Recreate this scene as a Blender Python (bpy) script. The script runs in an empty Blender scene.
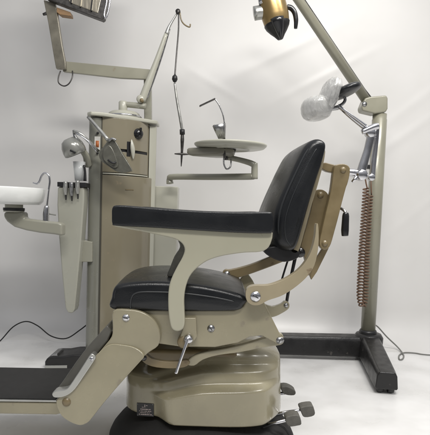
import bpy, bmesh, math, random
from mathutils import Vector, Matrix
random.seed(7)
S = bpy.context.scene
COL = S.collection
R = math.radians

# ------------------------------------------------------------------ camera
F = 520.0                      # focal length in photo pixels (430 wide)
H = 0.78                       # eye height
cam = bpy.data.cameras.new("Camera"); camo = bpy.data.objects.new("Camera", cam); COL.objects.link(camo)
cam.sensor_fit = 'HORIZONTAL'; cam.sensor_width = 36; cam.lens = 36 * F / 430
cam.shift_y = 29.5 / 430; cam.clip_start = .05; cam.clip_end = 100
ROT = Matrix.Rotation(R(90 - 4), 3, 'X') @ Matrix.Rotation(R(1.9), 3, 'Z')
camo.matrix_world = Matrix.Translation((0, 0, H)) @ ROT.to_4x4()
S.camera = camo

# ------------------------------------------------------------------ world and lamps
w = bpy.data.worlds.new("World"); S.world = w; w.use_nodes = True
bg = w.node_tree.nodes['Background']; bg.inputs[1].default_value = 1
_nt = w.node_tree; _tc = _nt.nodes.new('ShaderNodeTexCoord'); _sp = _nt.nodes.new('ShaderNodeSeparateXYZ'); _rp = _nt.nodes.new('ShaderNodeValToRGB')
_nt.links.new(_tc.outputs['Generated'], _sp.inputs[0]); _nt.links.new(_sp.outputs['Z'], _rp.inputs[0]); _nt.links.new(_rp.outputs[0], bg.inputs[0])
_rp.color_ramp.elements[0].position = 0; _rp.color_ramp.elements[0].color = (.11, .11, .115, 1)      # dim room
_rp.color_ramp.elements[1].position = .85; _rp.color_ramp.elements[1].color = (.60, .61, .64, 1)      # pale ceiling
def area(name, loc, tgt, size, power, col=(1, .975, .935)):
    l = bpy.data.lights.new(name, 'AREA'); l.shape = 'RECTANGLE'; l.size, l.size_y = size; l.energy = power; l.color = col
    o = bpy.data.objects.new(name, l); COL.objects.link(o); o.location = loc
    o.rotation_euler = (Vector(tgt) - Vector(loc)).to_track_quat('-Z', 'Y').to_euler()
area('ceiling_lamp', (.95, 1.30, 2.7), (.75, 1.95, 0), (1.3, .35), 46)
area('ceiling_lamp', (.10, .1, 2.65), (-.05, 1.9, .2), (1.5, .3), 42)
S.view_settings.view_transform = 'Standard'; S.view_settings.look = 'None'
S.view_settings.exposure = 0.0; S.view_settings.gamma = 1

def P(px, py, Y):
    """point seen at photo pixel px, py, at distance Y into the room"""
    d = ROT @ Vector(((px - 215) / F, -(py - 247) / F, -1))
    return Vector((0, 0, H)) + d * (Y / d.y)

# ------------------------------------------------------------------ materials
MATS = {}
def mat(name, col, rough=.4, metal=0, coat=0, bump=0, bscale=200, var=0, vscale=6, dirt=None, trans=0, alpha=1, spec=.5, stretch=(1, 1, 1), rvar=0, wear=None, crease=None):
    m = bpy.data.materials.new(name); m.use_nodes = True; nt = m.node_tree; b = nt.nodes['Principled BSDF']
    L = nt.links.new
    b.inputs['Base Color'].default_value = (*col, 1); b.inputs['Roughness'].default_value = rough
    b.inputs['Metallic'].default_value = metal; b.inputs['Coat Weight'].default_value = coat
    b.inputs['Coat Roughness'].default_value = .12; b.inputs['Specular IOR Level'].default_value = spec
    b.inputs['Transmission Weight'].default_value = trans; b.inputs['Alpha'].default_value = alpha
    tc = nt.nodes.new('ShaderNodeTexCoord'); mp = nt.nodes.new('ShaderNodeMapping'); mp.inputs['Scale'].default_value = stretch
    L(tc.outputs['Object'], mp.inputs[0])
    def noise(sc, det=4):
        n = nt.nodes.new('ShaderNodeTexNoise'); n.inputs['Scale'].default_value = sc; n.inputs['Detail'].default_value = det
        L(mp.outputs[0], n.inputs['Vector']); return n
    cur = None
    if var or dirt:
        n = noise(vscale, 6); r = nt.nodes.new('ShaderNodeValToRGB')
        k = 1 - var
        r.color_ramp.elements[0].position = .3; r.color_ramp.elements[1].position = .7
        r.color_ramp.elements[0].color = (*(dirt if dirt else [c * k for c in col]), 1)
        r.color_ramp.elements[1].color = (*col, 1)
        L(n.outputs['Fac'], r.inputs[0]); cur = r.outputs[0]
    if wear:
        n = noise(23, 9); r = nt.nodes.new('ShaderNodeValToRGB')
        r.color_ramp.elements[0].position = .68; r.color_ramp.elements[1].position = .725
        r.color_ramp.elements[0].color = (0, 0, 0, 1); r.color_ramp.elements[1].color = (1, 1, 1, 1)
        L(n.outputs['Fac'], r.inputs[0])
        mx = nt.nodes.new('ShaderNodeMix'); mx.data_type = 'RGBA'
        L(r.outputs[0], mx.inputs[0]); mx.inputs[7].default_value = (*wear, 1)
        if cur: L(cur, mx.inputs[6])
        else: mx.inputs[6].default_value = (*col, 1)
        cur = mx.outputs[2]
    if cur: L(cur, b.inputs['Base Color'])
    if rvar:
        n = noise(vscale * 2, 5); mr = nt.nodes.new('ShaderNodeMapRange')
        mr.inputs[3].default_value = max(.03, rough - rvar); mr.inputs[4].default_value = rough + rvar
        mr.inputs[1].default_value = .3; mr.inputs[2].default_value = .7
        L(n.outputs['Fac'], mr.inputs[0]); L(mr.outputs[0], b.inputs['Roughness'])
    if bump:
        n = noise(bscale, 5); bp = nt.nodes.new('ShaderNodeBump'); bp.inputs['Strength'].default_value = bump; bp.inputs['Distance'].default_value = .002
        L(n.outputs['Fac'], bp.inputs['Height']); L(bp.outputs[0], b.inputs['Normal'])
        if crease:
            n3 = noise(crease[0], 3); n3.inputs['Distortion'].default_value = 1.2
            b2 = nt.nodes.new('ShaderNodeBump'); b2.inputs['Strength'].default_value = crease[1]; b2.inputs['Distance'].default_value = .01
            L(n3.outputs['Fac'], b2.inputs['Height']); L(b2.outputs[0], bp.inputs['Normal'])
    MATS[name] = m; return m
mat('tan', (.325, .292, .195), .25, coat=.5, bump=.12, bscale=26, var=.20, vscale=8, rvar=.08, wear=(.24, .21, .15))
mat('tan_dark', (.215, .165, .085), .38, coat=.2, bump=.2, bscale=45, var=.3, vscale=14, rvar=.1, wear=(.14, .10, .05))
mat('cream', (.41, .395, .30), .33, coat=.3, bump=.08, bscale=30, var=.06, rvar=.06, wear=(.36, .31, .22))
mat('unit_tan', (.23, .205, .145), .2, coat=.5, bump=.08, bscale=20, var=.10, vscale=4, rvar=.08, wear=(.26, .22, .15))
mat('unit_grey', (.30, .295, .24), .3, coat=.3, bump=.06, bscale=20, var=.08, vscale=5, rvar=.08)
mat('unit_pale', (.45, .445, .375), .33, coat=.25, var=.06, vscale=5, rvar=.06)
mat('post_grey', (.29, .28, .215), .35, metal=.1, coat=.3, var=.1, vscale=8, rvar=.08, wear=(.25, .22, .16))
mat('vinyl', (.008, .009, .0105), .30, bump=.22, bscale=380, rvar=.07, vscale=8, spec=.45, crease=(9, .10))
mat('vinyl_pipe', (.022, .024, .026), .28, spec=.6)
mat('black', (.012, .012, .013), .38, bump=.1, bscale=90, rvar=.08)
mat('black_gloss', (.010, .010, .011), .2, coat=.3, rvar=.06)
mat('rubber', (.014, .0135, .013), .75, bump=.5, bscale=300, var=.3, vscale=25)
mat('cast_black', (.013, .0125, .0125), .36, bump=.35, bscale=130, var=.3, vscale=10, rvar=.1, wear=(.06, .055, .05))
mat('chrome', (.62, .62, .64), .16, metal=1, bump=.15, bscale=60, rvar=.08)
mat('steel', (.42, .42, .42), .3, metal=1, var=.25, vscale=30, bump=.2, bscale=90, rvar=.1)
mat('dark_steel', (.12, .115, .11), .38, metal=.9, var=.4, vscale=40, rvar=.1)
mat('lamp_bar', (.27, .25, .20), .33, metal=.55, var=.25, vscale=12, rvar=.1)
mat('brass', (.36, .25, .105), .34, metal=.7, coat=.3, bump=.1, bscale=40, var=.15, vscale=8, rvar=.08)
mat('reflector', (.55, .50, .40), .25, metal=1, bump=.5, bscale=9, stretch=(6, 1, 1))
mat('porcelain', (.78, .79, .77), .15, coat=.5)
mat('aluminium', (.50, .50, .47), .32, metal=.85, var=.2, vscale=14, bump=.1, bscale=40, rvar=.1)
mat('plastic_film', (.80, .80, .78), .2, bump=1.0, bscale=34, trans=.3, alpha=.74, crease=(16, 1.0), var=.3, vscale=30, spec=.8, coat=.6)
mat('frosted', (.80, .82, .82), .2, alpha=.5)
mat('holder_grey', (.17, .168, .14), .25, metal=.4, coat=.4, var=.3, vscale=20, rvar=.08)
mat('dome_grey', (.29, .29, .265), .2, metal=.3, coat=.5, var=.2, vscale=12)
mat('cord_brown', (.13, .075, .045), .5)
mat('cord_black', (.015, .015, .015), .5)
mat('cord_grey', (.20, .20, .185), .5)
mat('white_mark', (.70, .69, .64), .5)
mat('orange', (.55, .17, .05), .5, var=.3, vscale=90)
mat('wood', (.36, .22, .11), .5, var=.3, vscale=30, stretch=(1, 1, 8))
mat('pedal', (.12, .115, .10), .6, bump=.6, bscale=220, var=.3, vscale=40)
mat('shell_tan', (.27, .23, .15), .35, coat=.3, var=.2, vscale=12, rvar=.08)
mat('arm_tan', (.36, .305, .20), .3, coat=.35, bump=.1, bscale=30, var=.25, vscale=9, wear=(.2, .15, .09))
mat('calf_grey', (.11, .106, .09), .35, var=.3, vscale=10, bump=.2, bscale=200)
mat('plate_mark', (.46, .38, .36), .5)
mat('lobe_grey', (.23, .22, .175), .35, coat=.3, var=.2)
mat('column_grey', (.20, .20, .168), .25, coat=.4, bump=.06, bscale=20, var=.12, vscale=6, rvar=.08)
mat('pod_grey', (.38, .378, .32), .3, coat=.3, bump=.06, bscale=20, var=.08, vscale=5, rvar=.08)
mat('recess_shade', (.05, .047, .036), .5)  # shade of the column recess, put into the colour
mat('far_tan', (.25, .22, .155), .4, coat=.2, var=.15)

# ------------------------------------------------------------------ builders
def link(name, bm, m, parent=None, smooth=True, bevel=0, seg=3, sub=0, ang=35):
    me = bpy.data.meshes.new(name)
    bmesh.ops.recalc_face_normals(bm, faces=bm.faces[:])
    o = bpy.data.objects.new(name, me); COL.objects.link(o)
    if parent is not None:
        off = Vector(getattr(parent, 'location', (0, 0, 0)))
        q = parent.parent
        while q is not None: off = off + q.location; q = q.parent
        cen = sum((v.co for v in bm.verts), Vector()) / max(1, len(bm.verts))
        for v in bm.verts: v.co -= cen
        o.parent = parent; o.location = cen - off
    else:
        xs = [v.co for v in bm.verts]
        cen = Vector(((min(v.x for v in xs) + max(v.x for v in xs)) / 2, (min(v.y for v in xs) + max(v.y for v in xs)) / 2, min(v.z for v in xs)))
        for v in bm.verts: v.co -= cen
        o.location = cen
    bm.to_mesh(me); bm.free(); me.materials.append(MATS[m])
    if smooth:
        for p in me.polygons: p.use_smooth = True
    if bevel:
        b = o.modifiers.new('bevel', 'BEVEL'); b.width = bevel; b.segments = seg; b.limit_method = 'ANGLE'; b.angle_limit = R(ang)
        wn = o.modifiers.new('wn', 'WEIGHTED_NORMAL'); wn.keep_sharp = False
    if sub:
        s = o.modifiers.new('sub', 'SUBSURF'); s.levels = s.render_levels = sub
    return o

def cr(pts, n=6, closed=True):
    out = []; N = len(pts)
    rng = range(N) if closed else range(N - 1)
    for i in rng:
        g = (lambda k: pts[k % N]) if closed else (lambda k: pts[max(0, min(N - 1, k))])
        p0, p1, p2, p3 = [Vector(g(i + d)) for d in (-1, 0, 1, 2)]
        for k in range(n):
            t = k / n
            out.append(.5 * ((2 * p1) + (-p0 + p2) * t + (2 * p0 - 5 * p1 + 4 * p2 - p3) * t * t + (-p0 + 3 * p1 - 3 * p2 + p3) * t ** 3))
    if not closed: out.append(Vector(pts[-1]))
    return out

def poly_xz(pts, Y):
    r = []
    for p in pts:
        q = P(p[0], p[1], Y); r.append(Vector((q.x, q.z)))
    return r

def plate_bm(xz, Y0, Y1, bm=None):
    bm = bm or bmesh.new()
    a = [bm.verts.new((p.x, Y0, p.y)) for p in xz]; b = [bm.verts.new((p.x, Y1, p.y)) for p in xz]
    bm.faces.new(a); bm.faces.new(b[::-1]); n = len(a)
    for i in range(n): bm.faces.new((a[i], b[i], b[(i + 1) % n], a[(i + 1) % n]))
    return bm

def plate(name, pts, Y0, Y1, m, parent=None, smooth=0, bevel=.003, seg=3, ref=None):
    """outline of a flat-sided part, Y0..Y1 is its real thickness"""
    pp = [tuple(p) for p in cr(pts, smooth)] if smooth else pts
    xz = poly_xz(pp, ref or Y0)
    return link(name, plate_bm(xz, Y0, Y1), m, parent, bevel=bevel, seg=seg, ang=32)

def cushion_bm(xz, Y0, Y1, r, n=26, bulge=(0, 0), power=2, dome=.006):
    """padded block: outline extruded sideways, ends rounded by shrinking it along its own long and short axes"""
    N = len(xz); c = sum(xz, Vector((0, 0))) / N
    sxx = sum((p.x - c.x) ** 2 for p in xz); szz = sum((p.y - c.y) ** 2 for p in xz); sxz = sum((p.x - c.x) * (p.y - c.y) for p in xz)
    th = .5 * math.atan2(2 * sxz, sxx - szz); u = Vector((math.cos(th), math.sin(th))); v = Vector((-u.y, u.x))
    loc = [((p - c).dot(u), (p - c).dot(v)) for p in xz]
    a0, a1 = min(a for a, b in loc), max(a for a, b in loc); b0, b1 = min(b for a, b in loc), max(b for a, b in loc)
    ca, cb, ha, hb_ = (a0 + a1) / 2, (b0 + b1) / 2, (a1 - a0) / 2, (b1 - b0) / 2
    wd = (Y1 - Y0) / 2; yc = (Y0 + Y1) / 2; rr = min(r, hb_ * .8)
    st = []
    for k in (.12, .3, .5, .68, .84): st.append((-wd - dome * (1 - k * k), None, k))
    for k in range(10):
        a = k / 9 * math.pi / 2; st.append((-wd + r * (1 - math.cos(a)), rr * (1 - math.sin(a)), 1))
    for k in range(1, n): st.append((-wd + r + (2 * wd - 2 * r) * k / n, 0, 1))
    st += [(-y, e, k) for y, e, k in st[::-1] if abs(y) > wd - r - 1e-6]
    bm = bmesh.new(); rings = []
    for y, e, k in st:
        if e is None: e = rr
        fa_, fb_ = (ha - e) / ha * k, (hb_ - e) / hb_ * k
        t = min(1, abs(y) / wd); b = (1 - t ** power); ring = []
        for a, b_ in loc:
            q = c + u * (ca + (a - ca) * fa_) + v * (cb + (b_ - cb) * fb_)
            ring.append(bm.verts.new((q.x + bulge[0] * b, yc + y, q.y + bulge[1] * b)))
        rings.append(ring)
    for a, b in zip(rings, rings[1:]):
        for i in range(N): bm.faces.new((a[i], b[i], b[(i + 1) % N], a[(i + 1) % N]))
    bm.faces.new(rings[0]); bm.faces.new(rings[-1][::-1])
    return bm

def tube_bm(pts, rad, n=12, bm=None, cap=True, flat=1):
    bm = bm or bmesh.new(); pts = [Vector(p) for p in pts]
    rad = [rad] * len(pts) if not isinstance(rad, (list, tuple)) else rad
    rings = []; up = None
    for i, p in enumerate(pts):
        d = (pts[min(i + 1, len(pts) - 1)] - pts[max(i - 1, 0)]).normalized()
        if up is None: up = d.orthogonal().normalized()
        up = (up - d * up.dot(d)).normalized(); sd = d.cross(up)
        rings.append([bm.verts.new(p + (up * math.cos(a) + sd * math.sin(a)) * rad[i]) for a in [k * 2 * math.pi / n for k in range(n)]])
    for a, b in zip(rings, rings[1:]):
        for i in range(n): bm.faces.new((a[i], a[(i + 1) % n], b[(i + 1) % n], b[i]))
    if cap: bm.faces.new(rings[0][::-1]); bm.faces.new(rings[-1])
    return bm

def tp(name, pts, rpx, m, parent=None, sm=6, n=12):
    """round bar through pixel-and-depth points; radius given in photo pixels at the first point"""
    Y = pts[0][2]; w3 = [P(*p) for p in pts]
    k = [x * Y / F for x in rpx] if isinstance(rpx, (list, tuple)) else rpx * Y / F
    if sm and len(w3) > 2:
        w3 = cr(w3, sm, False)
        if isinstance(k, list):
            kk = []; L = len(k)
            for i in range(len(w3)):
                t = i / (len(w3) - 1) * (L - 1); j = min(int(t), L - 2); kk.append(k[j] + (k[j + 1] - k[j]) * (t - j))
            k = kk
    return link(name, tube_bm(w3, k, n), m, parent)

def lathe_bm(prof, c, axis=(0, 0, 1), n=40, bm=None):
    bm = bm or bmesh.new(); c = Vector(c); ax = Vector(axis).normalized(); u = ax.orthogonal().normalized(); v = ax.cross(u); rings = []
    for r, z in prof:
        if r < 1e-6: rings.append([bm.verts.new(c + ax * z)])
        else: rings.append([bm.verts.new(c + ax * z + (u * math.cos(t) + v * math.sin(t)) * r) for t in [k * 2 * math.pi / n for k in range(n)]])
    for a, b in zip(rings, rings[1:]):
        for i in range(n):
            q = [a[i % len(a)], a[(i + 1) % len(a)], b[(i + 1) % len(b)], b[i % len(b)]]
            q2 = []
            for x in q:
                if x not in q2: q2.append(x)
            if len(q2) > 2: bm.faces.new(q2)
    for e in (rings[0], rings[-1]):
        if len(e) > 1: bm.faces.new(e)
    return bm
def lathe(name, prof, c, axis, m, parent=None, n=40, bevel=0):
    return link(name, lathe_bm(prof, c, axis, n), m, parent, bevel=bevel, seg=2)

def box_bm(c, s, rot=None, bm=None, taper=1):
    bm = bm or bmesh.new(); M = rot or Matrix.Identity(3); vs = []
    for z in (-1, 1):
        k = taper if z > 0 else 1
        for x, y in ((-1, -1), (1, -1), (1, 1), (-1, 1)):
            vs.append(bm.verts.new(Vector(c) + M @ Vector((x * s[0] / 2 * k, y * s[1] / 2 * k, z * s[2] / 2))))
    for f in ((0, 3, 2, 1), (4, 5, 6, 7), (0, 1, 5, 4), (1, 2, 6, 5), (2, 3, 7, 6), (3, 0, 4, 7)): bm.faces.new([vs[i] for i in f])
    return bm
def box(name, c, s, m, parent=None, rot=None, bevel=.003, seg=3, taper=1):
    return link(name, box_bm(c, s, rot, taper=taper), m, parent, bevel=bevel, seg=seg)

def thing(name, loc, label, cat, group=None):
    o = bpy.data.objects.new(name, None); COL.objects.link(o); o.location = loc; o['label'] = label; o['category'] = cat
    o.empty_display_size = .05
    if group: o['group'] = group
    return o
def tag(o, label, cat, group=None):
    o['label'] = label; o['category'] = cat
    if group: o['group'] = group
    return o

def screw(px, py, Y, parent, r=3.2, m='chrome', slot=True, name='screw'):
    c = P(px, py, Y); k = Y / F
    o = lathe(name, [(r * k * 1.25, .0), (r * k * 1.25, .0012), (r * k, .0016), (r * k * .92, .0035), (r * k * .5, .005), (0, .0053)], c, (0, -1, 0), m, parent, n=20)
    if slot:
        a = random.uniform(0, 3)
        box('slot', c + Vector((0, -.0049, 0)), (r * k * 1.5, .0012, r * k * .25), 'black', o, rot=Matrix.Rotation(a, 3, 'Y'), bevel=0)
    return o

# ------------------------------------------------------------------ the room: one sheet, floor curving up into wall
def room():
    m = bpy.data.materials.new('backdrop_white'); m.use_nodes = True; nt = m.node_tree; b = nt.nodes['Principled BSDF']; L = nt.links.new
    b.inputs['Base Color'].default_value = (.70, .69, .675, 1); b.inputs['Roughness'].default_value = .36; b.inputs['Specular IOR Level'].default_value = .45
    tc = nt.nodes.new('ShaderNodeTexCoord')
    mp = nt.nodes.new('ShaderNodeMapping'); mp.inputs['Rotation'].default_value = (0, R(38), 0); mp.inputs['Scale'].default_value = (.6, 1, 2.0)
    L(tc.outputs['Object'], mp.inputs[0])
    n = nt.nodes.new('ShaderNodeTexNoise'); n.inputs['Scale'].default_value = 1.5; n.inputs['Detail'].default_value = 2; n.inputs['Roughness'].default_value = .35; n.inputs['Distortion'].default_value = .5
    L(mp.outputs[0], n.inputs['Vector'])
    bp = nt.nodes.new('ShaderNodeBump'); bp.inputs['Strength'].default_value = .07; bp.inputs['Distance'].default_value = .05
    L(n.outputs['Fac'], bp.inputs['Height']); L(bp.outputs[0], b.inputs['Normal'])
    n2 = nt.nodes.new('ShaderNodeTexNoise'); n2.inputs['Scale'].default_value = 2.2; n2.inputs['Detail'].default_value = 8
    L(tc.outputs['Object'], n2.inputs['Vector'])
    r = nt.nodes.new('ShaderNodeValToRGB'); r.color_ramp.elements[0].position = .3; r.color_ramp.elements[1].position = .65
    r.color_ramp.elements[0].color = (.66, .65, .63, 1); r.color_ramp.elements[1].color = (.71, .70, .685, 1)
    L(n2.outputs['Fac'], r.inputs[0]); L(r.outputs[0], b.inputs['Base Color'])
    MATS['backdrop'] = m
    f = bpy.data.materials.new('floor_white'); f.use_nodes = True; nt = f.node_tree; b = nt.nodes['Principled BSDF']; L = nt.links.new
    b.inputs['Roughness'].default_value = .28; b.inputs['Specular IOR Level'].default_value = .5
    tc = nt.nodes.new('ShaderNodeTexCoord'); n2 = nt.nodes.new('ShaderNodeTexNoise'); n2.inputs['Scale'].default_value = 5; n2.inputs['Detail'].default_value = 8
    L(tc.outputs['Object'], n2.inputs['Vector'])
    r = nt.nodes.new('ShaderNodeValToRGB'); r.color_ramp.elements[0].position = .3; r.color_ramp.elements[1].position = .6
    r.color_ramp.elements[0].color = (.68, .675, .66, 1); r.color_ramp.elements[1].color = (.80, .795, .785, 1)
    L(n2.outputs['Fac'], r.inputs[0]); L(r.outputs[0], b.inputs['Base Color'])
    mr = nt.nodes.new('ShaderNodeMapRange'); mr.inputs[3].default_value = .18; mr.inputs[4].default_value = .42
    L(n2.outputs['Fac'], mr.inputs[0]); L(mr.outputs[0], b.inputs['Roughness'])
    bp = nt.nodes.new('ShaderNodeBump'); bp.inputs['Strength'].default_value = .12; bp.inputs['Distance'].default_value = .02
    L(n2.outputs['Fac'], bp.inputs['Height']); L(bp.outputs[0], b.inputs['Normal'])
    MATS['floor'] = f
    YW = 3.15
    bm = bmesh.new()
    vs = [bm.verts.new(v) for v in ((-4, -3, 0), (4, -3, 0), (4, YW - .20, 0), (-4, YW - .20, 0))]; bm.faces.new(vs)
    o = link('floor', bm, 'floor', smooth=False); o['kind'] = 'structure'
    # wall sheet with a small cove and shallow diagonal creases
    bm = bmesh.new(); NX = 420; prof = []
    for k in range(9): a = k / 8 * math.pi / 2; prof.append((YW - .20 + .20 * math.sin(a), .20 - .20 * math.cos(a)))
    for k in range(1, 200): prof.append((YW, .20 + k * .015))
    rows = []
    for (y, z) in prof:
        row = []
        for i in range(NX + 1):
            x = -4 + 8 * i / NX; d = 0
            for (x0, z0, s, amp, wd, ln) in ((.62, 1.60, .55, .010, .022, .22), (-.02, 1.52, -.55, .007, .02, .16), (1.05, 1.22, .75, .014, .03, .30), (1.15, 1.45, .8, .010, .03, .25), (.35, 1.72, .5, .010, .03, .25), (1.25, .85, .9, .008, .03, .3), (.72, 1.05, .6, .006, .03, .25)):
                t = (z - z0) - s * (x - x0); L_ = math.exp(-((x - x0) / ln) ** 2)
                d += .32 * amp * L_ * math.exp(-(t / wd) ** 2)
            if z < .24: d = 0
            row.append(bm.verts.new((x, y - d, z)))
        rows.append(row)
    for a, b_ in zip(rows, rows[1:]):
        for i in range(NX): bm.faces.new((a[i], a[i + 1], b_[i + 1], b_[i]))
    o = link('wall', bm, 'backdrop'); o['kind'] = 'structure'
room()

# =================================================================== DENTAL CHAIR
CX = P(203, 400, 1.73).x; CY = 1.74
chair = thing('dental_chair', (CX, CY, 0), 'beige enamelled vintage dental chair with black vinyl cushions and round black base', 'dental chair')
# round base
lathe('base_plate', [(0, 0), (.308, 0), (.313, .006), (.313, .026), (.304, .046), (.285, .070), (.24, .096), (.19, .116), (.12, .124), (0, .126)], (CX, CY, 0), (0, 0, 1), 'rubber', chair, n=80)

# pump housing: a rounded body, with a smaller box-like cover in front and a stepped cap above
def rounded_body(name, x0, x1, y0, y1, zs, m, r, parent, n=10):
    """stack of rounded-rectangle rings; zs: (z, shrink, dxl, dxr)"""
    bm = bmesh.new(); rings = []
    for z, s, dl, dr in zs:
        a0, a1, b0, b1 = x0 + s + dl, x1 - s - dr, y0 + s, y1 - s; rr = max(.004, r - s * .3); ring = []
        for cx_, cy_, t0 in ((a1 - rr, b1 - rr, 0), (a0 + rr, b1 - rr, 90), (a0 + rr, b0 + rr, 180), (a1 - rr, b0 + rr, 270)):
            for k in range(n + 1):
                a = R(t0 + 90 * k / n); ring.append(bm.verts.new((cx_ + rr * math.cos(a), cy_ + rr * math.sin(a), z)))
        rings.append(ring)
    N = len(rings[0])
    for a, b in zip(rings, rings[1:]):
        for i in range(N): bm.faces.new((a[i], a[(i + 1) % N], b[(i + 1) % N], b[i]))
    bm.faces.new(rings[0][::-1]); bm.faces.new(rings[-1])
    return link(name, bm, m, parent)
def X(px, Y, py=390): return P(px, py, Y).x
def Z(py, Y, px=203): return P(px, py, Y).z
YH0, YH1 = 1.60, 1.90
def sm(a, b, t):
    t = max(0, min(1, (t - a) / (b - a))); return t * t * (3 - 2 * t)
HZ0 = .128; HXL, HXR = X(126.5, 1.70), X(281, 1.70, 400); HXC, HHX = (HXL + HXR) / 2, (HXR - HXL) / 2
ZTL, ZTR = Z(368, 1.62, 150), Z(349, 1.62, 250)
def hsurf(u, v, front=True, s=0):
    """u -1..1 left to right, v 0..1 depth weight of the rounded plan, s 0..1 height"""
    k = 1 - .015 * s
    if s > .80: k *= max(.0, 1 - .30 * ((s - .80) / .20) ** 2.2)
    if s < .05: k *= 1 - .03 * (1 - s / .05) ** 2
    x = HXC + HHX * k * u - .006 * s
    zt = ZTL + (ZTR - ZTL) * sm(-.75, .15, u)
    z = HZ0 + s * (zt - HZ0)
    if front:
        sx = sm(-.60, -.34, u + .10 * s) * (1 - .75 * sm(.72, 1, u))
        lo, hi = .46 + .03 * u, .56 + .03 * u
        t = .060 * (1 - sm(lo, hi, s)) + .024 * sm(lo, hi, s) * (1 - sm(.70, .79, s)) - .012 * sm(.70, .79, s)
        D = .150 * (1 - .10 * sm(.55, 1, s)) * (k if s > .8 else 1) + sx * t
        y = CY - D * v
    else: y = CY + .165 * k * v
    return Vector((x, y, z))
def hring(s, n=120, p=3.4):
    r = []
    for i in range(n):
        a = 2 * math.pi * i / n; c, d = math.cos(a), math.sin(a)
        u = math.copysign(abs(c) ** (2 / p), c); v = abs(d) ** (2 / p); r.append(hsurf(u, v, d < 0, s))
    return r
bm = bmesh.new(); rings = [[bm.verts.new(q) for q in hring(k / 70)] for k in range(71)]
for a, b in zip(rings, rings[1:]):
    for i in range(120): bm.faces.new((a[i], a[(i + 1) % 120], b[(i + 1) % 120], b[i]))
bm.faces.new(rings[0][::-1]); bm.faces.new(rings[-1]); link('pump_housing', bm, 'tan', chair)
rounded_body('housing_cap', X(182, 1.66), X(262, 1.66), 1.64, 1.86,
    [(ZTL - .02, 0, 0, 0), (ZTR - .006, .004, .004, .002), (ZTR + .004, .012, .012, .008), (ZTR + .008, .03, .02, .014)], 'tan', .06, chair)
# column neck, dark
lathe('lift_column', [(.075, .20), (.075, .46), (.06, .47)], (CX + .02, CY, 0), (0, 0, 1), 'dark_steel', chair, n=40)
# data plate, following the curve of the housing
def on_house(px, py):
    best = None
    d = (P(px, py, 1) - Vector((0, 0, H)))
    y = 1.60
    for _ in range(12):
        q = Vector((0, 0, H)) + d * (y / d.y); u = (q.x - HXC) / HHX; u = max(-.985, min(.985, u)); v = (1 - abs(u) ** 3.4) ** (1 / 3.4)
        zt = ZTL + (ZTR - ZTL) * sm(-.75, .15, u); y = hsurf(u, v, True, max(.06, min(.7, (q.z - HZ0) / (zt - HZ0)))).y
    return Vector((0, 0, H)) + d * (y / d.y)
def decal(x0, y0, x1, y1, out, bm, sk=.06, n=5, th=.0016):
    f, bk_ = [], []
    for i in range(n + 1):
        for j in (0, 1):
            a = x0 + (x1 - x0) * i / n; b = (y0, y1)[j] + (a - 136) * sk; q = on_house(a, b)
            f.append(bm.verts.new(q + Vector((0, -out, 0)))); bk_.append(bm.verts.new(q + Vector((0, -out + th, 0))))
    for i in range(n):
        a, b, c, d = 2 * i, 2 * i + 2, 2 * i + 3, 2 * i + 1
        bm.faces.new((f[a], f[b], f[c], f[d])); bm.faces.new((bk_[d], bk_[c], bk_[b], bk_[a]))
        bm.faces.new((f[a], bk_[a], bk_[b], f[b])); bm.faces.new((f[d], f[c], bk_[c], bk_[d]))
    bm.faces.new((f[0], f[1], bk_[1], bk_[0])); bm.faces.new((f[-1], f[-2], bk_[-2], bk_[-1]))
    return bm
pl = link('data_plate', decal(137, 402.6, 153.8, 415.4, .0026, bmesh.new(), n=8, th=.004), 'black', chair, smooth=False)
mk = bmesh.new(); rg = random.Random(4)
decal(144.6, 403.8, 145.3, 406.6, .0032, mk, n=1); decal(146.1, 404.4, 147.6, 405.0, .0032, mk, n=1); decal(142.0, 406.2, 143.9, 406.7, .0032, mk, n=1)
for ya, xa, xb, hh in ((408.0, 140.5, 150.6, .9), (410.0, 139.4, 151.6, .55), (411.6, 140.2, 150.0, .55), (413.2, 139.0, 152.0, .8)):
    x = xa
    while x < xb:
        w_ = rg.uniform(.5, 2.1); decal(x, ya + rg.uniform(-.06, .06), min(xb, x + w_), ya + hh, .0032, mk, n=1); x += w_ + rg.choice((.22, .3, .7))
link('lettering', mk, 'plate_mark', pl, smooth=False)
for q in ((137.9, 403.6), (152.9, 404.4), (137.9, 414.6), (152.9, 415.4)):
    lathe('rivet', [(.0016, 0), (.0014, .001), (0, .0014)], on_house(*q) + Vector((0, -.0026, 0)), (0, -1, 0), 'steel', pl, n=12)
# pedals
def pedal(pts, pad, Y, col='pedal', flat=False):
    rod = tp('pedal', pts, [2.0, 1.7, 1.7], 'chrome', chair, sm=5)
    plate('pedal_pad', pad, Y - .022, Y + .022, col, rod, bevel=.004, smooth=3, ref=Y - .022)
pedal([(268, 417, 1.68), (285, 412.5, 1.66), (304, 410, 1.66)], [(300.5, 408), (311.5, 406), (314, 408.5), (314.5, 415.5), (304.5, 417.5), (301.5, 413)], 1.66)
pedal([(268, 424.5, 1.62), (276, 423, 1.60), (290, 419, 1.60)], [(285.5, 419), (290, 416.2), (299, 416), (301.5, 424), (298, 425.8), (288.5, 426.5)], 1.60)
pedal([(266, 394, 1.75), (276, 393.6, 1.75), (286, 393, 1.75)], [(281, 387.8), (288, 387), (295.5, 391.5), (294, 395.5), (284, 394.2)], 1.74)
tp('brake_cable', [(262, 428, 1.60), (275, 424, 1.60), (284, 428, 1.6), (290, 436, 1.6)], .9, 'cord_black', chair)

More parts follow.
